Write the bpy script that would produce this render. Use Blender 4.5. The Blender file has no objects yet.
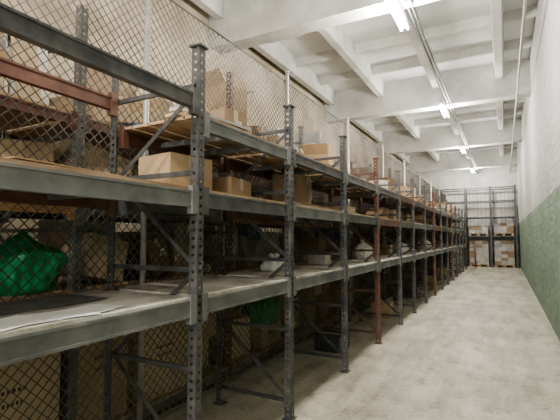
import bpy, bmesh, math, random
from mathutils import Vector, Matrix, noise
random.seed(23)
scene = bpy.context.scene
COL = scene.collection

# ---------------------------------------------------------------- materials
def mat(name, c1, c2=None, scale=6.0, rough=0.7, metal=0.0, bump=0.0, detail=6.0, lo=0.35, hi=0.65, bscale=None, stretch=None, dirt=0.0, dscale=1.5, dcol=(.5,.46,.4)):
    m = bpy.data.materials.new(name); m.use_nodes = True
    nt = m.node_tree; b = nt.nodes['Principled BSDF']
    b.inputs['Roughness'].default_value = rough
    b.inputs['Metallic'].default_value = metal
    b.inputs['Base Color'].default_value = (*c1, 1)
    tc = nt.nodes.new('ShaderNodeTexCoord')
    src = tc.outputs['Object']; src0=src
    if stretch:
        mp = nt.nodes.new('ShaderNodeMapping'); mp.inputs['Scale'].default_value = stretch
        nt.links.new(src, mp.inputs['Vector']); src = mp.outputs['Vector']
    if c2:
        n = nt.nodes.new('ShaderNodeTexNoise'); n.inputs['Scale'].default_value = scale
        n.inputs['Detail'].default_value = detail; n.inputs['Roughness'].default_value = 0.6
        nt.links.new(src, n.inputs['Vector'])
        r = nt.nodes.new('ShaderNodeValToRGB')
        r.color_ramp.elements[0].position = lo; r.color_ramp.elements[0].color = (*c1, 1)
        r.color_ramp.elements[1].position = hi; r.color_ramp.elements[1].color = (*c2, 1)
        nt.links.new(n.outputs['Fac'], r.inputs['Fac'])
        out=r.outputs['Color']
        if dirt:
            n3=nt.nodes.new('ShaderNodeTexNoise'); n3.inputs['Scale'].default_value=dscale; n3.inputs['Detail'].default_value=10; n3.inputs['Roughness'].default_value=.7
            nt.links.new(src0,n3.inputs['Vector'])
            r3=nt.nodes.new('ShaderNodeValToRGB'); r3.color_ramp.elements[0].position=.38; r3.color_ramp.elements[0].color=(*dcol,1); r3.color_ramp.elements[1].position=.56; r3.color_ramp.elements[1].color=(1,1,1,1)
            nt.links.new(n3.outputs['Fac'],r3.inputs['Fac'])
            mm=nt.nodes.new('ShaderNodeMixRGB'); mm.blend_type='MULTIPLY'; mm.inputs['Fac'].default_value=dirt
            nt.links.new(out,mm.inputs['Color1']); nt.links.new(r3.outputs['Color'],mm.inputs['Color2']); out=mm.outputs['Color']
        nt.links.new(out, b.inputs['Base Color'])
    if bump:
        n2 = nt.nodes.new('ShaderNodeTexNoise'); n2.inputs['Scale'].default_value = bscale or scale*4
        n2.inputs['Detail'].default_value = 5
        nt.links.new(src, n2.inputs['Vector'])
        bp = nt.nodes.new('ShaderNodeBump'); bp.inputs['Strength'].default_value = bump
        bp.inputs['Distance'].default_value = 0.02
        nt.links.new(n2.outputs['Fac'], bp.inputs['Height'])
        nt.links.new(bp.outputs['Normal'], b.inputs['Normal'])
    return m

M_steel = mat('steel_dark', (0.05,0.05,0.053), (0.12,0.117,0.112), 7, 0.5, 0.2, detail=10)
M_steel2 = mat('steel_grey', (0.115,0.12,0.12), (0.225,0.22,0.21), 5, 0.6, 0.1, detail=10)
M_red = mat('steel_oxide_red', (0.12,0.055,0.04), (0.20,0.105,0.075), 7, 0.55, 0.1)
M_galv = mat('galvanised', (0.30,0.29,0.27), (0.42,0.40,0.37), 12, 0.45, 0.3)
M_wire = mat('mesh_wire', (0.07,0.063,0.052), (0.20,0.19,0.17), 1.6, 0.5, 0.2)
M_board = mat('deck_board', (0.52,0.49,0.43), (0.70,0.67,0.60), 2.2, 0.8, 0, 0.1, detail=9, dirt=.85, dscale=2.2)
M_board_d = mat('deck_felt', (0.10,0.10,0.10), (0.16,0.16,0.15), 6, 0.85)
M_wood = mat('plank_wood', (0.30,0.20,0.12), (0.48,0.35,0.22), 3, 0.75, 0, 0.1, stretch=(8,1,8))
M_woodo = mat('edge_wood_orange', (0.42,0.22,0.10), (0.56,0.33,0.16), 3, 0.7, 0, 0.1, stretch=(1,1,6))
M_card = mat('cardboard', (0.42,0.29,0.175), (0.52,0.375,0.235), 2.0, 0.85, dirt=.4)
M_card2 = mat('cardboard_light', (0.56,0.43,0.29), (0.66,0.52,0.36), 2.0, 0.85, dirt=.4)
M_card3 = mat('cardboard_dark', (0.26,0.18,0.115), (0.34,0.245,0.16), 2.0, 0.85)
M_white = mat('white_paper', (0.84,0.84,0.82), None, rough=0.7)
M_tape = mat('packing_tape', (0.55,0.43,0.28), None, rough=0.3)
M_ink = mat('print_ink', (0.07,0.05,0.04), None, rough=0.6)
M_blue = mat('blue_plastic', (0.06,0.15,0.32), (0.09,0.20,0.40), 4, 0.5)
M_redp = mat('red_carton', (0.32,0.07,0.05), (0.4,0.1,0.07), 4, 0.5)
M_greyb = mat('grey_carton', (0.30,0.30,0.29), (0.40,0.39,0.37), 3, 0.7)
M_black = mat('black_plastic', (0.03,0.03,0.035), (0.05,0.05,0.055), 3, 0.45)
M_green = mat('green_bag', (0.01,0.22,0.08), (0.03,0.40,0.16), 5, 0.35, 0, 0.3, bscale=10)
M_sack = mat('white_sack', (0.62,0.62,0.58), (0.74,0.74,0.7), 5, 0.6, 0, 0.3, bscale=12)
M_wrap = mat('stretch_wrap', (0.30,0.28,0.25), (0.52,0.49,0.43), 5, 0.35)
M_lampbody = mat('lamp_housing', (0.8,0.82,0.85), None, rough=0.4)
M_cable = mat('cable_grey', (0.10,0.10,0.10), None, rough=0.6)
M_conc = mat('concrete_white', (0.50,0.50,0.48), (0.68,0.68,0.66), 1.3, 0.9, 0, 0.15, bscale=20, detail=9, dirt=.4, dscale=.7, dcol=(.6,.58,.54))
M_slab = mat('slab_white', (0.64,0.66,0.67), (0.80,0.82,0.82), 0.8, 0.9, 0, 0.1, bscale=20, detail=9, dirt=.3, dscale=.5, dcol=(.62,.62,.6))
M_wallL = mat('wall_beige', (0.42,0.36,0.275), (0.54,0.47,0.365), 1.2, 0.9, 0, 0.2, bscale=15, dirt=.5, dscale=.6)

def floor_mat():
    m = bpy.data.materials.new('floor_concrete'); m.use_nodes=True
    nt=m.node_tree; b=nt.nodes['Principled BSDF']; L=nt.links
    g=nt.nodes.new('ShaderNodeNewGeometry')
    def nz(scale, detail, rough=.6, st=None):
        n=nt.nodes.new('ShaderNodeTexNoise'); n.inputs['Scale'].default_value=scale; n.inputs['Detail'].default_value=detail; n.inputs['Roughness'].default_value=rough
        if st:
            mp=nt.nodes.new('ShaderNodeMapping'); mp.inputs['Scale'].default_value=st; L.new(g.outputs['Position'],mp.inputs['Vector']); L.new(mp.outputs['Vector'],n.inputs['Vector'])
        else: L.new(g.outputs['Position'],n.inputs['Vector'])
        return n
    def ramp(n,p0,c0,p1,c1):
        r=nt.nodes.new('ShaderNodeValToRGB'); r.color_ramp.elements[0].position=p0; r.color_ramp.elements[0].color=(*c0,1)
        r.color_ramp.elements[1].position=p1; r.color_ramp.elements[1].color=(*c1,1); L.new(n.outputs['Fac'],r.inputs['Fac']); return r
    def mul(a,bb,f):
        x=nt.nodes.new('ShaderNodeMixRGB'); x.blend_type='MULTIPLY'; x.inputs['Fac'].default_value=f
        L.new(a.outputs['Color'],x.inputs['Color1']); L.new(bb.outputs['Color'],x.inputs['Color2']); return x
    base=ramp(nz(1.1,12,.7),.38,(.37,.335,.255),.62,(.55,.51,.41))
    streak=ramp(nz(1.6,8,.65,(2.0,.3,1)),.40,(.68,.67,.65),.56,(1,1,1))
    spots=ramp(nz(4.5,8,.75),.38,(.55,.53,.50),.47,(1,1,1))
    fine=ramp(nz(30,6,.8),.38,(.74,.74,.74),.6,(1.06,1.06,1.06))
    o=mul(mul(mul(base,streak,.85),spots,.7),fine,.9)
    L.new(o.outputs['Color'],b.inputs['Base Color'])
    rr=nt.nodes.new('ShaderNodeMapRange'); rr.inputs['To Min'].default_value=.4; rr.inputs['To Max'].default_value=.8
    L.new(nz(2,6).outputs['Fac'],rr.inputs['Value']); L.new(rr.outputs[0],b.inputs['Roughness'])
    bp=nt.nodes.new('ShaderNodeBump'); bp.inputs['Strength'].default_value=.2; bp.inputs['Distance'].default_value=.01
    L.new(nz(25,6).outputs['Fac'],bp.inputs['Height']); L.new(bp.outputs['Normal'],b.inputs['Normal'])
    return m
M_floor=floor_mat()

def emit(name, col, s):
    m = bpy.data.materials.new(name); m.use_nodes = True
    b = m.node_tree.nodes['Principled BSDF']
    b.inputs['Base Color'].default_value = (*col,1)
    b.inputs['Emission Color'].default_value = (*col,1)
    b.inputs['Emission Strength'].default_value = s
    return m
M_tube = emit('fluorescent_tube', (0.88,0.95,1.0), 30)
M_pane = emit('added_window_pane', (0.95,0.96,1.0), 1.5)  # glow for the added window behind the camera

def wall_mat():
    m = bpy.data.materials.new('wall_two_tone'); m.use_nodes = True
    nt = m.node_tree; b = nt.nodes['Principled BSDF']; b.inputs['Roughness'].default_value = 0.75
    L = nt.links
    g = nt.nodes.new('ShaderNodeNewGeometry'); sep = nt.nodes.new('ShaderNodeSeparateXYZ')
    L.new(g.outputs['Position'], sep.inputs['Vector'])
    n = nt.nodes.new('ShaderNodeTexNoise'); n.inputs['Scale'].default_value = 2.2; n.inputs['Detail'].default_value = 10
    n.inputs['Roughness'].default_value = 0.7
    L.new(g.outputs['Position'], n.inputs['Vector'])
    rg = nt.nodes.new('ShaderNodeValToRGB')
    rg.color_ramp.elements[0].position = 0.35; rg.color_ramp.elements[0].color = (0.14,0.205,0.145,1)
    rg.color_ramp.elements[1].position = 0.68; rg.color_ramp.elements[1].color = (0.26,0.325,0.235,1)
    rw = nt.nodes.new('ShaderNodeValToRGB')
    rw.color_ramp.elements[0].position = 0.3; rw.color_ramp.elements[0].color = (0.38,0.385,0.37,1)
    rw.color_ramp.elements[1].position = 0.7; rw.color_ramp.elements[1].color = (0.53,0.53,0.505,1)
    L.new(n.outputs['Fac'], rg.inputs['Fac']); L.new(n.outputs['Fac'], rw.inputs['Fac'])
    n3 = nt.nodes.new('ShaderNodeTexNoise'); n3.inputs['Scale'].default_value = 9
    L.new(g.outputs['Position'], n3.inputs['Vector'])
    ma = nt.nodes.new('ShaderNodeMath'); ma.operation='MULTIPLY_ADD'; ma.inputs[1].default_value = 0.06
    L.new(n3.outputs['Fac'], ma.inputs[0]); L.new(sep.outputs['Z'], ma.inputs[2])
    gt = nt.nodes.new('ShaderNodeMath'); gt.operation='GREATER_THAN'; gt.inputs[1].default_value = 2.28
    L.new(ma.outputs[0], gt.inputs[0])
    mx = nt.nodes.new('ShaderNodeMixRGB'); L.new(gt.outputs[0], mx.inputs['Fac'])
    L.new(rg.outputs['Color'], mx.inputs['Color1']); L.new(rw.outputs['Color'], mx.inputs['Color2'])
    comb = nt.nodes.new('ShaderNodeCombineXYZ'); L.new(sep.outputs['Y'], comb.inputs['X']); L.new(sep.outputs['Z'], comb.inputs['Y'])
    br = nt.nodes.new('ShaderNodeTexBrick'); br.inputs['Scale'].default_value = 1.0
    br.inputs['Brick Width'].default_value = 0.55; br.inputs['Row Height'].default_value = 0.26; br.inputs['Mortar Size'].default_value = 0.012
    br.inputs['Color1'].default_value = (1,1,1,1); br.inputs['Color2'].default_value = (0.88,0.88,0.88,1); br.inputs['Mortar'].default_value = (0.66,0.66,0.66,1)
    L.new(comb.outputs[0], br.inputs['Vector'])
    mu = nt.nodes.new('ShaderNodeMixRGB'); mu.blend_type='MULTIPLY'; mu.inputs['Fac'].default_value = 0.45
    L.new(mx.outputs['Color'], mu.inputs['Color1']); L.new(br.outputs['Color'], mu.inputs['Color2'])
    L.new(mu.outputs['Color'], b.inputs['Base Color'])
    n2 = nt.nodes.new('ShaderNodeTexNoise'); n2.inputs['Scale'].default_value = 9; n2.inputs['Detail'].default_value = 10
    L.new(g.outputs['Position'], n2.inputs['Vector'])
    bp = nt.nodes.new('ShaderNodeBump'); bp.inputs['Strength'].default_value = 0.8; bp.inputs['Distance'].default_value = 0.05
    L.new(n2.outputs['Fac'], bp.inputs['Height']); L.new(bp.outputs['Normal'], b.inputs['Normal'])
    return m
M_wallR = wall_mat()

# ---------------------------------------------------------------- mesh builder
class MB:
    def __init__(s): s.v=[]; s.f=[]; s.mi=[]; s.mats=[]; s.idx={}; s.sm=[]
    def m(s, mt):
        if mt.name not in s.idx: s.idx[mt.name]=len(s.mats); s.mats.append(mt)
        return s.idx[mt.name]
    def hexa(s, pts, mt):
        o=len(s.v); s.v += [tuple(p) for p in pts]; k=s.m(mt)
        for q in ((0,3,2,1),(4,5,6,7),(0,1,5,4),(1,2,6,5),(2,3,7,6),(3,0,4,7)):
            s.f.append(tuple(o+i for i in q)); s.mi.append(k); s.sm.append(False)
    def box(s, x0,x1,y0,y1,z0,z1, mt):
        s.hexa([(x0,y0,z0),(x1,y0,z0),(x1,y1,z0),(x0,y1,z0),(x0,y0,z1),(x1,y0,z1),(x1,y1,z1),(x0,y1,z1)], mt)
    def obox(s, M, sx,sy,sz, mt, off=(0,0,0)):
        P=[]
        for z in (-.5,.5):
            for (x,y) in ((-.5,-.5),(.5,-.5),(.5,.5),(-.5,.5)):
                P.append(M @ Vector((off[0]+x*sx, off[1]+y*sy, off[2]+z*sz)))
        s.hexa(P, mt)
    def bar(s, a, b, w, h, mt, up=Vector((0,0,1))):
        a=Vector(a); b=Vector(b); d=(b-a).normalized()
        u=d.cross(up)
        if u.length<1e-4: u=Vector((1,0,0))
        u.normalize(); n=u.cross(d).normalized()
        P=[]
        for c in (a,b):
            for (i,j) in ((-.5,-.5),(.5,-.5),(.5,.5),(-.5,.5)):
                P.append(c+u*i*w+n*j*h)
        s.hexa(P, mt)
    def tube(s, a, b, r, mt, n=8, r2=None):
        a=Vector(a); b=Vector(b); d=(b-a).normalized(); r2 = r if r2 is None else r2
        u=d.cross(Vector((0,0,1)))
        if u.length<1e-3: u=Vector((1,0,0))
        u.normalize(); w=d.cross(u)
        o=len(s.v); k=s.m(mt)
        for c,rr in ((a,r),(b,r2)):
            for i in range(n):
                t=2*math.pi*i/n; s.v.append(tuple(c+u*math.cos(t)*rr+w*math.sin(t)*rr))
        for i in range(n):
            j=(i+1)%n; s.f.append((o+i,o+j,o+n+j,o+n+i)); s.mi.append(k); s.sm.append(True)
        s.f.append(tuple(o+i for i in range(n))[::-1]); s.mi.append(k); s.sm.append(False)
        s.f.append(tuple(o+n+i for i in range(n))); s.mi.append(k); s.sm.append(False)
    def raw(s, vs, fs, mt, smooth=True):
        o=len(s.v); k=s.m(mt); s.v += [tuple(v) for v in vs]
        for f in fs: s.f.append(tuple(o+i for i in f)); s.mi.append(k); s.sm.append(smooth)
    def obj(s, name):
        me=bpy.data.meshes.new(name); me.from_pydata(s.v,[],s.f)
        for mt in s.mats: me.materials.append(mt)
        me.polygons.foreach_set('material_index', s.mi)
        me.polygons.foreach_set('use_smooth', s.sm)
        bm=bmesh.new(); bm.from_mesh(me); bmesh.ops.recalc_face_normals(bm, faces=bm.faces); bm.to_mesh(me); bm.free()
        me.update()
        o=bpy.data.objects.new(name, me); COL.objects.link(o); return o

# ---------------------------------------------------------------- room shell
XL, XR = -4.75, 0.68
Y0, Y1 = -6.5, 25.8
ZC = 5.95
b=MB(); b.box(XL-.2,XR+.2,Y0-.2,Y1+.2,-.2,0,M_floor); b.obj('floor')
b=MB(); b.box(XR,XR+.2,Y0,Y1,0,ZC,M_wallR); b.obj('wall_right')
b=MB(); b.box(XL-.2,XL,Y0,Y1,0,ZC,M_wallL); b.obj('wall_left')
b=MB(); b.box(XL-.2,XR+.2,Y1,Y1+.2,0,ZC,M_conc); b.obj('wall_far')
b=MB(); b.box(XL-.2,XR+.2,Y0-.2,Y0,0,ZC,M_conc); b.obj('wall_near')
b=MB(); wx0,wx1,wz0,wz1=-3.6,.2,1.2,4.4  # added window, out of view, put in to brighten the lower racks
b.box(wx0,wx1,Y0+.002,Y0+.012,wz0,wz1,M_pane)
for k in range(5): x=wx0+(wx1-wx0)*k/4; b.box(x-.035,x+.035,Y0+.002,Y0+.06,wz0-.04,wz1+.04,M_lampbody)
for k in range(4): z=wz0+(wz1-wz0)*k/3; b.box(wx0-.035,wx1+.035,Y0+.002,Y0+.06,z-.035,z+.035,M_lampbody)
wo=b.obj('added_window_1')
ld=bpy.data.lights.new('added_window_fill','AREA'); ld.shape='RECTANGLE'; ld.size=wx1-wx0; ld.size_y=wz1-wz0; ld.energy=400; ld.color=(1.0,.985,.96)  # added fill light set at that window, reaches the lower decks
lo=bpy.data.objects.new('added_window_fill',ld); lo.location=((wx0+wx1)/2,Y0+.08,(wz0+wz1)/2); lo.rotation_euler=(math.radians(90),0,0); COL.objects.link(lo); lo.parent=wo
BEAMS=[-5.6,0.4,6.3,12.0,17.8,23.6]
b=MB()
b.box(XL-.2,XR+.2,Y0-.2,Y1+.2,ZC,ZC+.2,M_slab)
b.obj('ceiling')
def trap(bb, c, wb, wt, z0, z1, a0, a1, axis, mt):
    if axis=='y':
        P=[(c-wb,a0,z0),(c+wb,a0,z0),(c+wb,a1,z0),(c-wb,a1,z0),(c-wt,a0,z1),(c+wt,a0,z1),(c+wt,a1,z1),(c-wt,a1,z1)]
    else:
        P=[(a0,c-wb,z0),(a1,c-wb,z0),(a1,c+wb,z0),(a0,c+wb,z0),(a0,c-wt,z1),(a1,c-wt,z1),(a1,c+wt,z1),(a0,c+wt,z1)]
    bb.hexa(P, mt)
b=MB()
for x in (0.0,-1.5,-3.0,-4.5):
    trap(b, x, .075,.12, 5.55, ZC, Y0, Y1, 'y', M_conc)
for i,y in enumerate(BEAMS[:-1]):
    for k in range(1,4):
        trap(b, y+(BEAMS[i+1]-y)*k/4, .04,.08, 5.76, ZC, XL, XR, 'x', M_conc)
b.obj('ceiling_ribs')
for i,y in enumerate(BEAMS):
    b=MB(); trap(b, y, .17,.24, 5.08, ZC, XL, XR, 'x', M_conc); b.obj('ceiling_beam')

# ---------------------------------------------------------------- fluorescent lamps
LX=-1.34
for i,y in enumerate(BEAMS):
    yy=y-0.05 if i>1 else y
    b=MB()
    L=.62
    b.hexa([(LX-.045,yy-L,4.97),(LX+.045,yy-L,4.97),(LX+.045,yy+L,4.97),(LX-.045,yy+L,4.97),
            (LX-.07,yy-L,5.035),(LX+.07,yy-L,5.035),(LX+.07,yy+L,5.035),(LX-.07,yy+L,5.035)], M_lampbody)
    for s in (-1,1):
        b.tube((LX+s*.05,yy-L+.04,4.945),(LX+s*.05,yy+L-.04,4.945),.02,M_tube,10)
        for e in (-1,1):
            b.box(LX+s*.05-.02,LX+s*.05+.02,yy+e*(L-.02)-.02,yy+e*(L-.02)+.02,4.925,4.98,M_lampbody)
    b.tube((LX,y-.05,5.03),(LX,y-.05,5.0795),.012,M_cable,8)
    b.tube((LX,y+.05,5.03),(LX,y+.05,5.0795),.012,M_cable,8)
    fo=b.obj('fluorescent_lamp')
    ld=bpy.data.lights.new('lamp_light','POINT'); ld.energy=(420,300,430,410,350,300)[i]; ld.color=(1.0,0.96,0.88); ld.shadow_soft_size=.14
    lo=bpy.data.objects.new('lamp_light',ld); lo.location=(LX,yy,4.80); COL.objects.link(lo); lo.parent=fo
b=MB()
for (xo,r) in ((.14,.016),(.20,.011)):
    b.tube((LX+xo,Y0+.05,5.079-r),(LX+xo,Y1-.05,5.079-r),r,M_cable,6)
for y in BEAMS:
    b.box(LX+.1,LX+.22,y-.06,y+.06,5.035,5.0795,M_lampbody)
b.tube((XR-.3,Y0+.05,5.054),(XR-.3,Y1-.05,5.054),.025,M_galv,8)
b.obj('cable_conduit')

# ---------------------------------------------------------------- racks
def ladder_post(b, x, y, z1, fx, fy, mt, w=.058, holes=True, t=.004):
    if not holes:
        b.box(min(x,x+fx*w),max(x,x+fx*w),y-t/2,y+t/2,0,z1,mt); b.box(x-t/2,x+t/2,min(y,y+fy*w),max(y,y+fy*w),0,z1,mt)
    else:
        for ax in (0,1):
            for (u0,u1) in ((0,.018),(.040,w)):
                if ax==0: b.box(min(x+fx*u0,x+fx*u1),max(x+fx*u0,x+fx*u1),y-t/2,y+t/2,0,z1,mt)
                else: b.box(x-t/2,x+t/2,min(y+fy*u0,y+fy*u1),max(y+fy*u0,y+fy*u1),0,z1,mt)
            z=0
            while z<z1:
                ze=min(z+.032,z1)
                if ax==0: b.box(min(x+fx*.018,x+fx*.04),max(x+fx*.018,x+fx*.04),y-t/2,y+t/2,z,ze,mt)
                else: b.box(x-t/2,x+t/2,min(y+fy*.018,y+fy*.04),max(y+fy*.018,y+fy*.04),z,ze,mt)
                z+=.05
    cx=x+fx*w/2; cy=y+fy*w/2
    b.box(cx-.05,cx+.05,cy-.05,cy+.05,0,.008,mt)

def frame(b, xf, xb, y, h, mt, holes=True, cap=True, brace=True):
    ladder_post(b, xf, y, h, -1, 1, mt, holes=holes)
    ladder_post(b, xb, y, h, 1, 1, mt, holes=holes)
    if cap:
        for x in (xf-.029, xb+.029): b.box(x-.045,x+.045,y-.015,y+.075,h,h+.012,mt)
    if brace:
        zs=[z for z in [.15,.75,1.35,1.95,2.5] if z<h-.1]
        yy=y+.03
        for z in zs: b.bar((xf-.01,yy,z),(xb+.01,yy,z),.02,.03,mt)
        for i in range(len(zs)-1):
            a,c=(xf-.03,xb+.03) if i%2==0 else (xb+.03,xf-.03)
            b.bar((a,yy+.012,zs[i]),(c,yy+.012,zs[i+1]),.006,.03,mt)

def beam(b, x, y0, y1, z, mt, h=.085, w=.04):
    b.box(x-w/2,x+w/2,y0,y1,z-h,z,mt)
    b.box(x+w/2,x+w/2+.006,y0,y1,z-.014,z,mt); b.box(x+w/2,x+w/2+.006,y0,y1,z-h,z-h+.014,mt)
    for ye in (y0,y1):
        b.box(x-.01,x+w/2+.012,ye-.004,ye+.05,z-h-.04,z+.03,mt) if ye==y0 else b.box(x-.01,x+w/2+.012,ye-.046,ye+.008,z-h-.04,z+.03,mt)

XF, XB = -1.64, -2.42
FY=[-0.9,0.6,2.01,3.27,4.70,6.16,7.65,8.95,10.4]
while FY[-1]<21.5: FY.append(FY[-1]+1.46)
N=len(FY)
for i in range(N):
    b=MB(); y=FY[i]
    mt = M_red if i in (5,9,12) else M_steel
    frame(b, XF, XB, y, 2.74+(.0 if i!=3 else -.03)+random.uniform(-.03,.03)*(i>4), mt, holes=(i<9))
    if i<N-1:
        y2=FY[i+1]; a=y+.06; c=y2-.004
        lv=[1.175,1.83,2.43 if i<=1 else 2.31]
        for k,z in enumerate(lv):
            m2=[M_steel2,M_steel2,M_steel][k] if i%2 else [M_steel2,M_steel,M_steel2][k]
            if k==2 and i in (6,8,11): m2=M_red
            if k==1 and i in (5,9): m2=M_red
            beam(b, XF-.029, a, c, z, m2, h=.10 if k<2 else .09)
            zb=z+.09 if (k==2 and i<=1) else z
            beam(b, XB+.029, a, c, zb, M_red if (k==2 or i%2==1) else M_steel2, h=.09)
            if not(k==2 and i<=1):
                for q in (.33,.66):
                    yq=a+(c-a)*q; b.box(XB+.05,XF-.05,yq-.02,yq+.02,z-.06,z-.02,M_steel2)
        mid=(a+c)/2+random.uniform(-.1,.1)
        b.box(XB-.02,XF-.012,a,mid-.004,1.176,1.194,M_board); b.box(XB-.02,XF-.012,mid+.004,c,1.176,1.19,M_board)
        x=XB-.02
        while x<XF-.12:
            wd=.12; b.box(x,min(x+wd,XF-.03),a+random.uniform(0,.02),c-random.uniform(0,.02),1.832,1.852,M_wood if random.random()<.6 else M_board); x+=wd+.012
        b.box(XB-.05,XB-.025,a,c,1.79,1.86,M_woodo)
        if i>=2:
            x=XB-.02
            while x<XF-.12:
                wd=.14; b.box(x,min(x+wd,XF-.03),a+random.uniform(0,.02),c-random.uniform(0,.02),2.312,2.332,M_wood); x+=wd+.02
    b.obj('storage_rack')

BX0,BX1=-2.68,-3.75
BY=[-1.86,0.04,1.94]
while BY[-1]<22: BY.append(BY[-1]+1.9)
BL=[.12,1.15,1.78,2.42]
NB=len(BY)
for i in range(NB):
    b=MB(); y=BY[i]
    mt=M_red if i%2==1 else M_steel2
    h=3.42 if i%2 else 3.25
    ladder_post(b,BX0,y,h,-1,1,mt,holes=(i<6),t=.006); ladder_post(b,BX1,y,h,1,1,mt,holes=False,t=.006)
    yy=y+.03
    for z in (.15,.9,1.6,2.3,3.0): b.bar((BX0,yy,z),(BX1,yy,z),.02,.03,mt)
    for k,z in enumerate((.15,.9,1.6,2.3)):
        a,c=(BX0,BX1) if k%2 else (BX1,BX0)
        b.bar((a,yy+.01,z),(c,yy+.01,z+.7),.006,.03,mt)
    if i<NB-1:
        y2=BY[i+1]; a=y+.06; c=y2
        for z in BL:
            beam(b,BX0-.03,a,c,z,M_woodo if z in(1.15,1.78) and i%3!=2 else (M_steel2 if z<2 else M_red),h=.07); beam(b,BX1+.03,a,c,z,M_steel2,h=.07)
            b.box(BX1,BX0-.004,a,c,z+.001,z+.02,M_wood)
    b.obj('storage_rack')

# ---------------------------------------------------------------- chain link mesh fence
FXX=-2.55
b=MB(); H0,H1=.08,3.65; YA,YB=-1.0,22.6; p=.078; w=.0055
Hh=H1-H0
k=YA-Hh
while k<YB:
    for s in (0,1):
        t0=max(0,YA-k); t1=min(Hh,YB-k)
        if t1-t0<.02: continue
        if s==0: a=(FXX,k+t0,H0+t0); c=(FXX,k+t1,H0+t1)
        else: a=(FXX+.004,k+t0,H1-t0); c=(FXX+.004,k+t1,H1-t1)
        b.bar(a,c,w,w,M_wire,up=Vector((1,0,0)))
    k+=p
yy=2.43-2.5*1
while yy<YB:
    b.tube((FXX+.03,yy,0),(FXX+.03,yy,3.75),.024,M_galv,10)
    b.tube((FXX+.03,yy,3.75),(FXX+.03,yy,3.78),.03,M_galv,10)
    b.box(FXX-.03,FXX+.09,yy-.06,yy+.06,0,.01,M_galv)
    yy+=2.5
for z in (H0,H1,1.9): b.tube((FXX+.0,YA,z),(FXX+.0,YB,z),.009,M_wire,6)
b.obj('chain_link_fence')

# ---------------------------------------------------------------- cardboard boxes
def carton(b, cx, cy, z, sx, sy, sz, rot, mt, label=True, tilt=0.0, roll=0.0, openf=False):
    M=Matrix.Translation((cx,cy,z+sz/2+abs(math.sin(tilt))*sx*.5+abs(math.sin(roll))*sy*.5))@Matrix.Rotation(rot,4,'Z')@Matrix.Rotation(tilt,4,'Y')@Matrix.Rotation(roll,4,'X')
    b.obox(M,sx,sy,sz-.006,mt)
    if openf:
        for s in (-1,1):
            F=M@Matrix.Translation((0,s*sy/2,sz/2-.003))@Matrix.Rotation(-s*random.uniform(.6,1.3),4,'X'); b.obox(F,sx,.004,sy*.45,mt,(0,0,sy*.225))
        F=M@Matrix.Translation((-sx/2,0,sz/2-.003))@Matrix.Rotation(-random.uniform(.5,1.2),4,'Y'); b.obox(F,.004,sy,.12,mt,(0,0,.06))
        F=M@Matrix.Translation((sx/2,0,sz/2-.003))@Matrix.Rotation(random.uniform(-.1,.2),4,'Y'); b.obox(F,.004,sy,.12,mt,(0,0,.06))
    else:
        b.obox(M,sx*1.0,sy*.495,.004,mt,(0,-sy*.2515,sz/2-.001)); b.obox(M,sx,sy*.495,.004,mt,(0,sy*.2515,sz/2-.001))
        b.obox(M,sx+.003,.05,.002,M_tape,(0,0,sz/2+.002))
        for s in (-1,1): b.obox(M,.002,.05,.09,M_tape,(s*(sx/2+.001),0,sz/2-.045))
    if label:
        lw=sy*.25; lh=sz*.18; oy=random.uniform(-.3,.3)*sy; oz=random.uniform(-.25,.2)*sz
        b.obox(M,.002,lw,lh,M_white,(sx/2+.001,oy,oz)); b.obox(M,.003,lw*.7,lh*.18,M_ink,(sx/2+.0013,oy,oz+.1*lh)); b.obox(M,.003,lw*.5,lh*.12,M_ink,(sx/2+.0013,oy,oz-.2*lh))
    return M
cards=[M_card,M_card,M_card,M_card2,M_card2,M_card3,M_card3,M_greyb,M_board]
def pick(w,h):
    if w*h<.06 and random.random()<.4: return random.choice([M_blue,M_white,M_black,M_redp,M_greyb,M_white,M_blue])
    return random.choice(cards)
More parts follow.
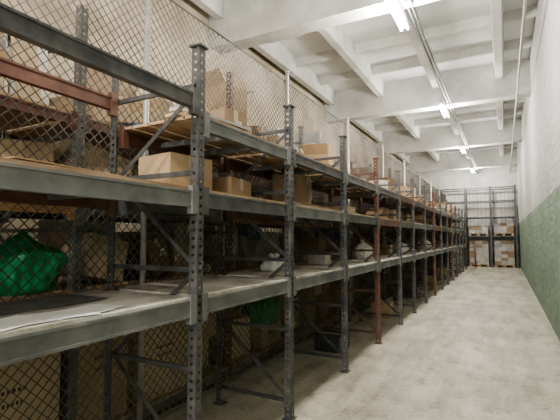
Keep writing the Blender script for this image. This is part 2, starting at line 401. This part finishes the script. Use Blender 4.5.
def fill(b, x0,x1,y0,y1,z,zmax,dens=.93,big=0,lo=.25):
    y=y0+random.uniform(0,.05)
    while y<y1-.12:
        w=random.uniform(.4,.75) if big==1 else random.uniform(.12,.5); w=min(w,y1-y)
        r=random.random()
        if r<dens*.66 or (big==1 and r<dens):
            zz=z; top=z+(zmax-z)*(random.uniform(.55,.98) if big==1 else random.uniform(lo,.98))
            d=random.uniform(.35,.65)
            while zz<top-.07:
                hh=min(random.uniform(.3,.6) if big==1 else random.uniform(.07,.38),zmax-zz)
                if hh<.06: break
                ww=w*random.uniform(.75,.96); mt=random.choice(cards[:7]) if big==1 else pick(ww,hh)
                xo=random.uniform(0,.18)
                last=zz+hh>top-.12
                tl=random.uniform(-.4,.4) if (last and random.random()<.55 and zmax-zz-hh>.12) else 0
                carton(b,x1-xo-d/2-.03,y+w/2,zz,d,ww,hh,random.uniform(-.15,.15),mt,random.random()<.2,0,tl*.8,openf=last and hh>.15 and random.random()<.4 and zmax-zz-hh>.1)
                zz+=hh+.001
        elif r<dens:
            q=random.random()
            if q<.5:
                hh=(zmax-z)*random.uniform(.6,1.0)
                lean=random.uniform(.05,.25)
                for k in range(random.randint(2,6)):
                    xx=x1-.1-k*.025
                    b.bar((xx,y+.02+w/2,z+.003),(xx-lean,y+w/2+.02+random.uniform(-.05,.05),z+hh*random.uniform(.8,1)-.02),w*random.uniform(.6,1.),.008,random.choice([M_card2,M_card,M_board,M_woodo,M_wood]))
            elif q<.7:
                rr=min(.13,w*.42); cy=y+w/2; cx=x1-.2; mt=random.choice([M_white,M_greyb,M_black,M_blue])
                b.tube((cx,cy,z+.001),(cx,cy,z+.26),rr*.82,mt,16,rr); b.tube((cx,cy,z+.26),(cx,cy,z+.275),rr*1.06,mt,16)
            else:
                for k in range(3):
                    cy=y+.06+k*.09
                    if cy<y1-.05: b.tube((x1-.08,cy,z+.045),(x1-.6,cy+.03,z+.045),.042,random.choice([M_board,M_card2,M_greyb]),10)
        y+=w+random.uniform(.005,.06)
for i in range(NB-1):
    b=MB(); y=BY[i]+.1; y2=BY[i+1]-.04
    for j,z in enumerate(BL):
        zm=(BL+[3.5])[j+1]-.09
        segs=[(y,y2)]
        if i==1 and j==1: segs=[(y,1.36)]
        if i==2 and j==1: segs=[(2.1,y2)]
        if i==3 and j==0: segs=[(y,4.55),(5.3,y2)]
        if i==1 and j==0: segs=[(y,1.15)]
        if i==2 and j==0: segs=[(3.3,y2)]
        if i==1 and j==2: segs=[(y,1.3)]
        if i==2 and j==2: segs=[(2.62,y2)]
        if i==2 and j==3: segs=[]
        if i==3 and j==3: segs=[]
        for (s0,s1) in segs:
            fill(b,BX1,BX0-.07,s0,s1,z+.021,zm,.97,big=1 if j==0 else 0,lo=.5 if (j==3 and i>3) else .3)
    if i==2:
        for (cy,sx,sy,sz,r,rl,mt) in ((2.3,.5,.46,.22,.05,.2,M_card2),(2.75,.4,.3,.12,.1,0,M_blue),(3.12,.5,.52,.28,-.06,-.06,M_card2),(3.58,.42,.3,.2,.1,0,M_greyb)):
            carton(b,-3.06,cy,2.442,sx,sy,sz,r,mt,label=False,roll=rl)
        carton(b,-3.12,3.1,2.442+.31,.4,.36,.14,.25,M_card,label=False)
        for k in range(4): b.bar((-3.5+k*.02,2.9,2.445),(-3.6+k*.02,2.9,3.15+k*.05),.7,.008,[M_card2,M_card,M_board,M_card3][k])
    if i==3:
        carton(b,-3.05,4.25,2.442,.5,.48,.5,.08,M_card2,label=False); carton(b,-3.08,4.27,2.944,.42,.4,.46,-.15,M_card,label=False,openf=True)
        carton(b,-3.02,4.82,2.442,.48,.5,.34,-.1,M_card,label=True); carton(b,-3.04,4.80,2.784,.4,.4,.22,.2,M_card3,label=False,roll=.2)
        carton(b,-3.05,5.38,2.442,.5,.46,.55,.05,M_card2,label=False)
        carton(b,-3.05,5.36,2.994,.35,.3,.14,.3,M_white,label=False)
    b.obj('cardboard_box_pile')

def single(name,*a,**k):
    b=MB(); M=carton(b,*a,**k); return b,M
def printed(cx,cy,z,sx,sy,sz,rot,mt):
    b,M=single('x',cx,cy,z,sx,sy,sz,rot,mt,label=False)
    for k,(wd,o) in enumerate(((.34,.10),(.28,.04))):
        n=7
        for q in range(n):
            b.obox(M,.002,sy*wd/n*.55,.024,M_ink,(sx/2+.001,-sy*wd/2+sy*wd*(q+.5)/n,o*sz*2))
    return b.obj('cardboard_box')
printed(-3.0,1.54,.141,.6,.68,.66,0,M_card2)
printed(-2.98,2.24,.141,.5,.5,.72,.03,M_card)
printed(-2.98,2.93,.141,.5,.62,.62,-.03,M_card2)
printed(-3.0,4.92,.141,.5,.52,.27,0,M_card2)
b,M=single('x',-3.08,1.62,1.802,.5,.50,.36,.05,M_card2,label=False,roll=.12); b.obj('cardboard_box')
b,M=single('x',-3.05,2.28,1.802,.45,.55,.40,-.05,M_card2,label=False,roll=-.18); b.obj('cardboard_box')

TOP={}
def scrap(i,z,n,mats,sheet=False):
    y0,y1=FY[i]+.12,FY[i+1]-.12
    b=MB(); zz=z
    for k in range(n):
        L=random.uniform(.5,.93)*(y1-y0); wd=random.uniform(.25,.5) if sheet else random.uniform(.07,.14); t=.006 if sheet else .022
        M=Matrix.Translation((-2.05+random.uniform(-.1,.1),(y0+y1)/2+random.uniform(-.04,.04),zz+t/2+.001))@Matrix.Rotation(random.uniform(-.1,.1),4,'Z')
        b.obox(M,wd,L,t,random.choice(mats)); zz+=t+.002
    TOP[(i,z)]=zz+.002
    return b.obj('cardboard_sheets' if sheet else 'loose_planks')
for i in range(2,N-1):
    if i%2==0 or i<4: scrap(i,2.333,random.randint(3,6),[M_wood,M_card2,M_board,M_woodo,M_greyb])
    if i%2==1 or i<4: scrap(i,1.853,random.randint(3,6),[M_card2,M_card,M_board,M_board],True)
scrap(1,1.853,4,[M_card2,M_card,M_board],True)

for k,(i,fr) in enumerate(((4,.55),(6,.45),(8,.5),(10,.5),(12,.5))):
    yq=FY[i]+.1+(FY[i+1]-FY[i])*fr
    b,M=single('x',-2.16,yq,0.001,.36,.42,random.uniform(.2,.4),random.uniform(-.1,.1),random.choice([M_card3,M_card,M_black]),label=False); b.obj('cardboard_box')
for i in range(2,N-1):
    for z in (2.333,1.853,1.196):
        zz=TOP.get((i,z),z)
        for fr in (.27,.72):
            if z<1.5 and (i in (3,5,7) or random.random()<.6): continue
            if random.random()<(.4 if i<5 else .6):
                yq=FY[i]+(FY[i+1]-FY[i])*fr+.02
                hmax=.34 if z<2 else (.22 if i<5 else .42)
                s=.7 if z<1.5 else 1
                b,M=single('x',-2.14,yq,zz+.001,random.uniform(.3,.42)*s,random.uniform(.25,.42)*s,random.uniform(.12,hmax)*s,random.uniform(-.2,.2),random.choice(cards+[M_white,M_blue]) if s<1 else random.choice(cards),label=random.random()<.2,openf=z>2 and random.random()<.4); b.obj('cardboard_box')

# ---------------------------------------------------------------- bags
def bag(name, cx,cy,z, rx,ry,h, mt, seed=0, knot=True):
    bm=bmesh.new(); bmesh.ops.create_icosphere(bm, subdivisions=6, radius=1)
    for v in bm.verts:
        p=v.co.copy()
        st=Vector((p.x*1.0,p.y*1.0,p.z*.45))
        n=noise.noise(p*1.5+Vector((seed,0,0)))*.26+ (0.4-abs(noise.noise(st*4+Vector((0,seed,0)))))*.17 + noise.noise(p*9)*.02
        q=p*(1+n)
        zz=q.z
        if zz<-.55: zz=-.55-(zz+.55)*.05
        if zz>.5:
            t=(zz-.5); q.x*=max(.15,1-t*1.1); q.y*=max(.15,1-t*1.1)
        v.co=Vector((q.x*rx,q.y*ry,(zz+.56)*h/1.55))
    me_v=[v.co+Vector((cx,cy,z)) for v in bm.verts]; fs=[[v.index for v in f.verts] for f in bm.faces]
    bm.free()
    mn=min(v.z for v in me_v)
    for v in me_v: v.z-= (mn-z)-.001
    top=max(v.z for v in me_v)
    b=MB(); b.raw(me_v,fs,mt)
    if knot:
        t=top-.02
        b.tube((cx,cy,t-.03),(cx,cy,t+.02),.03,mt,10,.018)
        for a in range(5):
            an=a*1.26+seed; b.tube((cx,cy,t+.01),(cx+math.cos(an)*.05,cy+math.sin(an)*.05,t+.04),.012,mt,6,.02)
    return b.obj(name)
bag('green_plastic_bag',-2.96,1.74,1.172,.20,.27,.38,M_green,1,knot=False)
bag('green_plastic_bag',-2.90,4.92,.414,.2,.28,.42,M_green,4)
bag('white_sack',-2.15,3.9,1.196,.13,.15,.15,M_sack,2)
bag('white_sack',-2.1,6.9,1.196,.16,.24,.26,M_sack,3)
bag('white_sack',-2.1,9.6,1.196,.18,.22,.26,M_sack,5)
bag('white_sack',-2.1,13.0,1.196,.2,.25,.3,M_sack,6)

b=MB()
for k,(x,y,r) in enumerate(((-1.80,1.40,.25),(-1.79,1.30,.05),(-1.79,1.14,-.08),(-1.80,1.02,.3),(-1.78,1.22,-.3))):
    M=Matrix.Translation((x,y,1.1965+k*.0012))@Matrix.Rotation(r,4,'Z'); b.obox(M,.21,.30,.0009,M_white)
b.obj('paper_sheets')
b=MB(); M=Matrix.Translation((-2.2,1.38,1.1995))@Matrix.Rotation(.03,4,'Z'); b.obox(M,.36,.62,.005,M_board_d); b.obj('rubber_mat')

# ---------------------------------------------------------------- far end rack with wrapped pallets
b=MB(); ys=(24.4,25.4); xs=[-4.4,-3.1,-1.8,-.6,.55]
for x in xs:
    for y in ys: b.box(x-.04,x+.04,y-.04,y+.04,0,4.2,M_steel); b.box(x-.07,x+.07,y-.07,y+.07,0,.01,M_steel)
    for z in (.3,1.3,2.3,3.3): b.bar((x,ys[0],z),(x,ys[1],z+.8),.03,.03,M_steel)
for z in (1.62,2.6,3.45,4.15):
    for y in ys: b.box(xs[0],xs[-1],y-.03,y+.03,z-.06,z,M_steel)
    if z<3: b.box(xs[0]+.05,xs[-1]-.05,ys[0]+.04,ys[1]-.04,z-.03,z-.005,M_wood)
for k in range(26):
    x=xs[0]+.1+k*.19
    b.tube((x,25.42,1.7),(x,25.42,4.1),.006,M_steel,5)
b.obj('pallet_rack')
def pallet(b,cx,cy,z,sx=.95,sy=.8):
    for k in range(6): xk=cx-sx/2+.06+k*(sx-.12)/5; b.box(xk-.055,xk+.055,cy-sy/2,cy+sy/2,z+.11,z+.13,M_wood)
    for yk in (-sy/2+.05,0,sy/2-.05):
        b.box(cx-sx/2,cx+sx/2,cy+yk-.04,cy+yk+.04,z+.09,z+.11,M_wood)
        for xk in (-sx/2+.07,0,sx/2-.07): b.box(cx+xk-.06,cx+xk+.06,cy+yk-.045,cy+yk+.045,z,z+.09,M_wood)
for z in (0,1.622):
    for k in range(4):
        cx=(xs[k]+xs[k+1])/2; b=MB(); pallet(b,cx,24.9,z)
        H=random.uniform(1.1,1.3) if z==0 else random.uniform(.3,.6)
        zz=z+.131
        while zz<z+H:
            for a in (-.3,0,.3):
                for c in (-.19,.19):
                    b.box(cx+a-.147,cx+a+.147,24.9+c-.185,24.9+c+.185,zz,zz+.17,random.choice([M_wrap,M_wrap,M_wrap,M_greyb,M_card3]))
            zz+=.175
        b.obj('loaded_pallet')
b=MB(); cx,cy=-1.5,22.9
for s in (-1,1):
    b.bar((cx+s*.22,cy-.25,0),(cx+s*.15,cy,1.3),.03,.05,M_red); b.bar((cx+s*.22,cy+.3,0),(cx+s*.15,cy+.02,1.3),.03,.03,M_red)
for k in range(1,5):
    t=k/5; b.box(cx-.22+.07*t,cx+.22-.07*t,cy-.25+.25*t-.05,cy-.25+.25*t+.05,1.3*t-.012,1.3*t+.012,M_red)
b.box(cx-.18,cx+.18,cy-.1,cy+.1,1.29,1.32,M_red)
b.obj('step_ladder')

# ---------------------------------------------------------------- world and camera
w=bpy.data.worlds.new('world'); scene.world=w; w.use_nodes=True
w.node_tree.nodes['Background'].inputs[0].default_value=(.7,.75,.8,1); w.node_tree.nodes['Background'].inputs[1].default_value=.3
cam=bpy.data.cameras.new('camera'); co=bpy.data.objects.new('camera',cam); COL.objects.link(co)
cam.sensor_width=36; cam.lens=36*420/560; cam.clip_start=.02
co.location=(0,0,1.55); co.rotation_euler=(math.radians(90+3.68),0,math.radians(28.07))
scene.camera=co
try: scene.view_settings.look='AgX - Medium High Contrast'
except Exception: pass
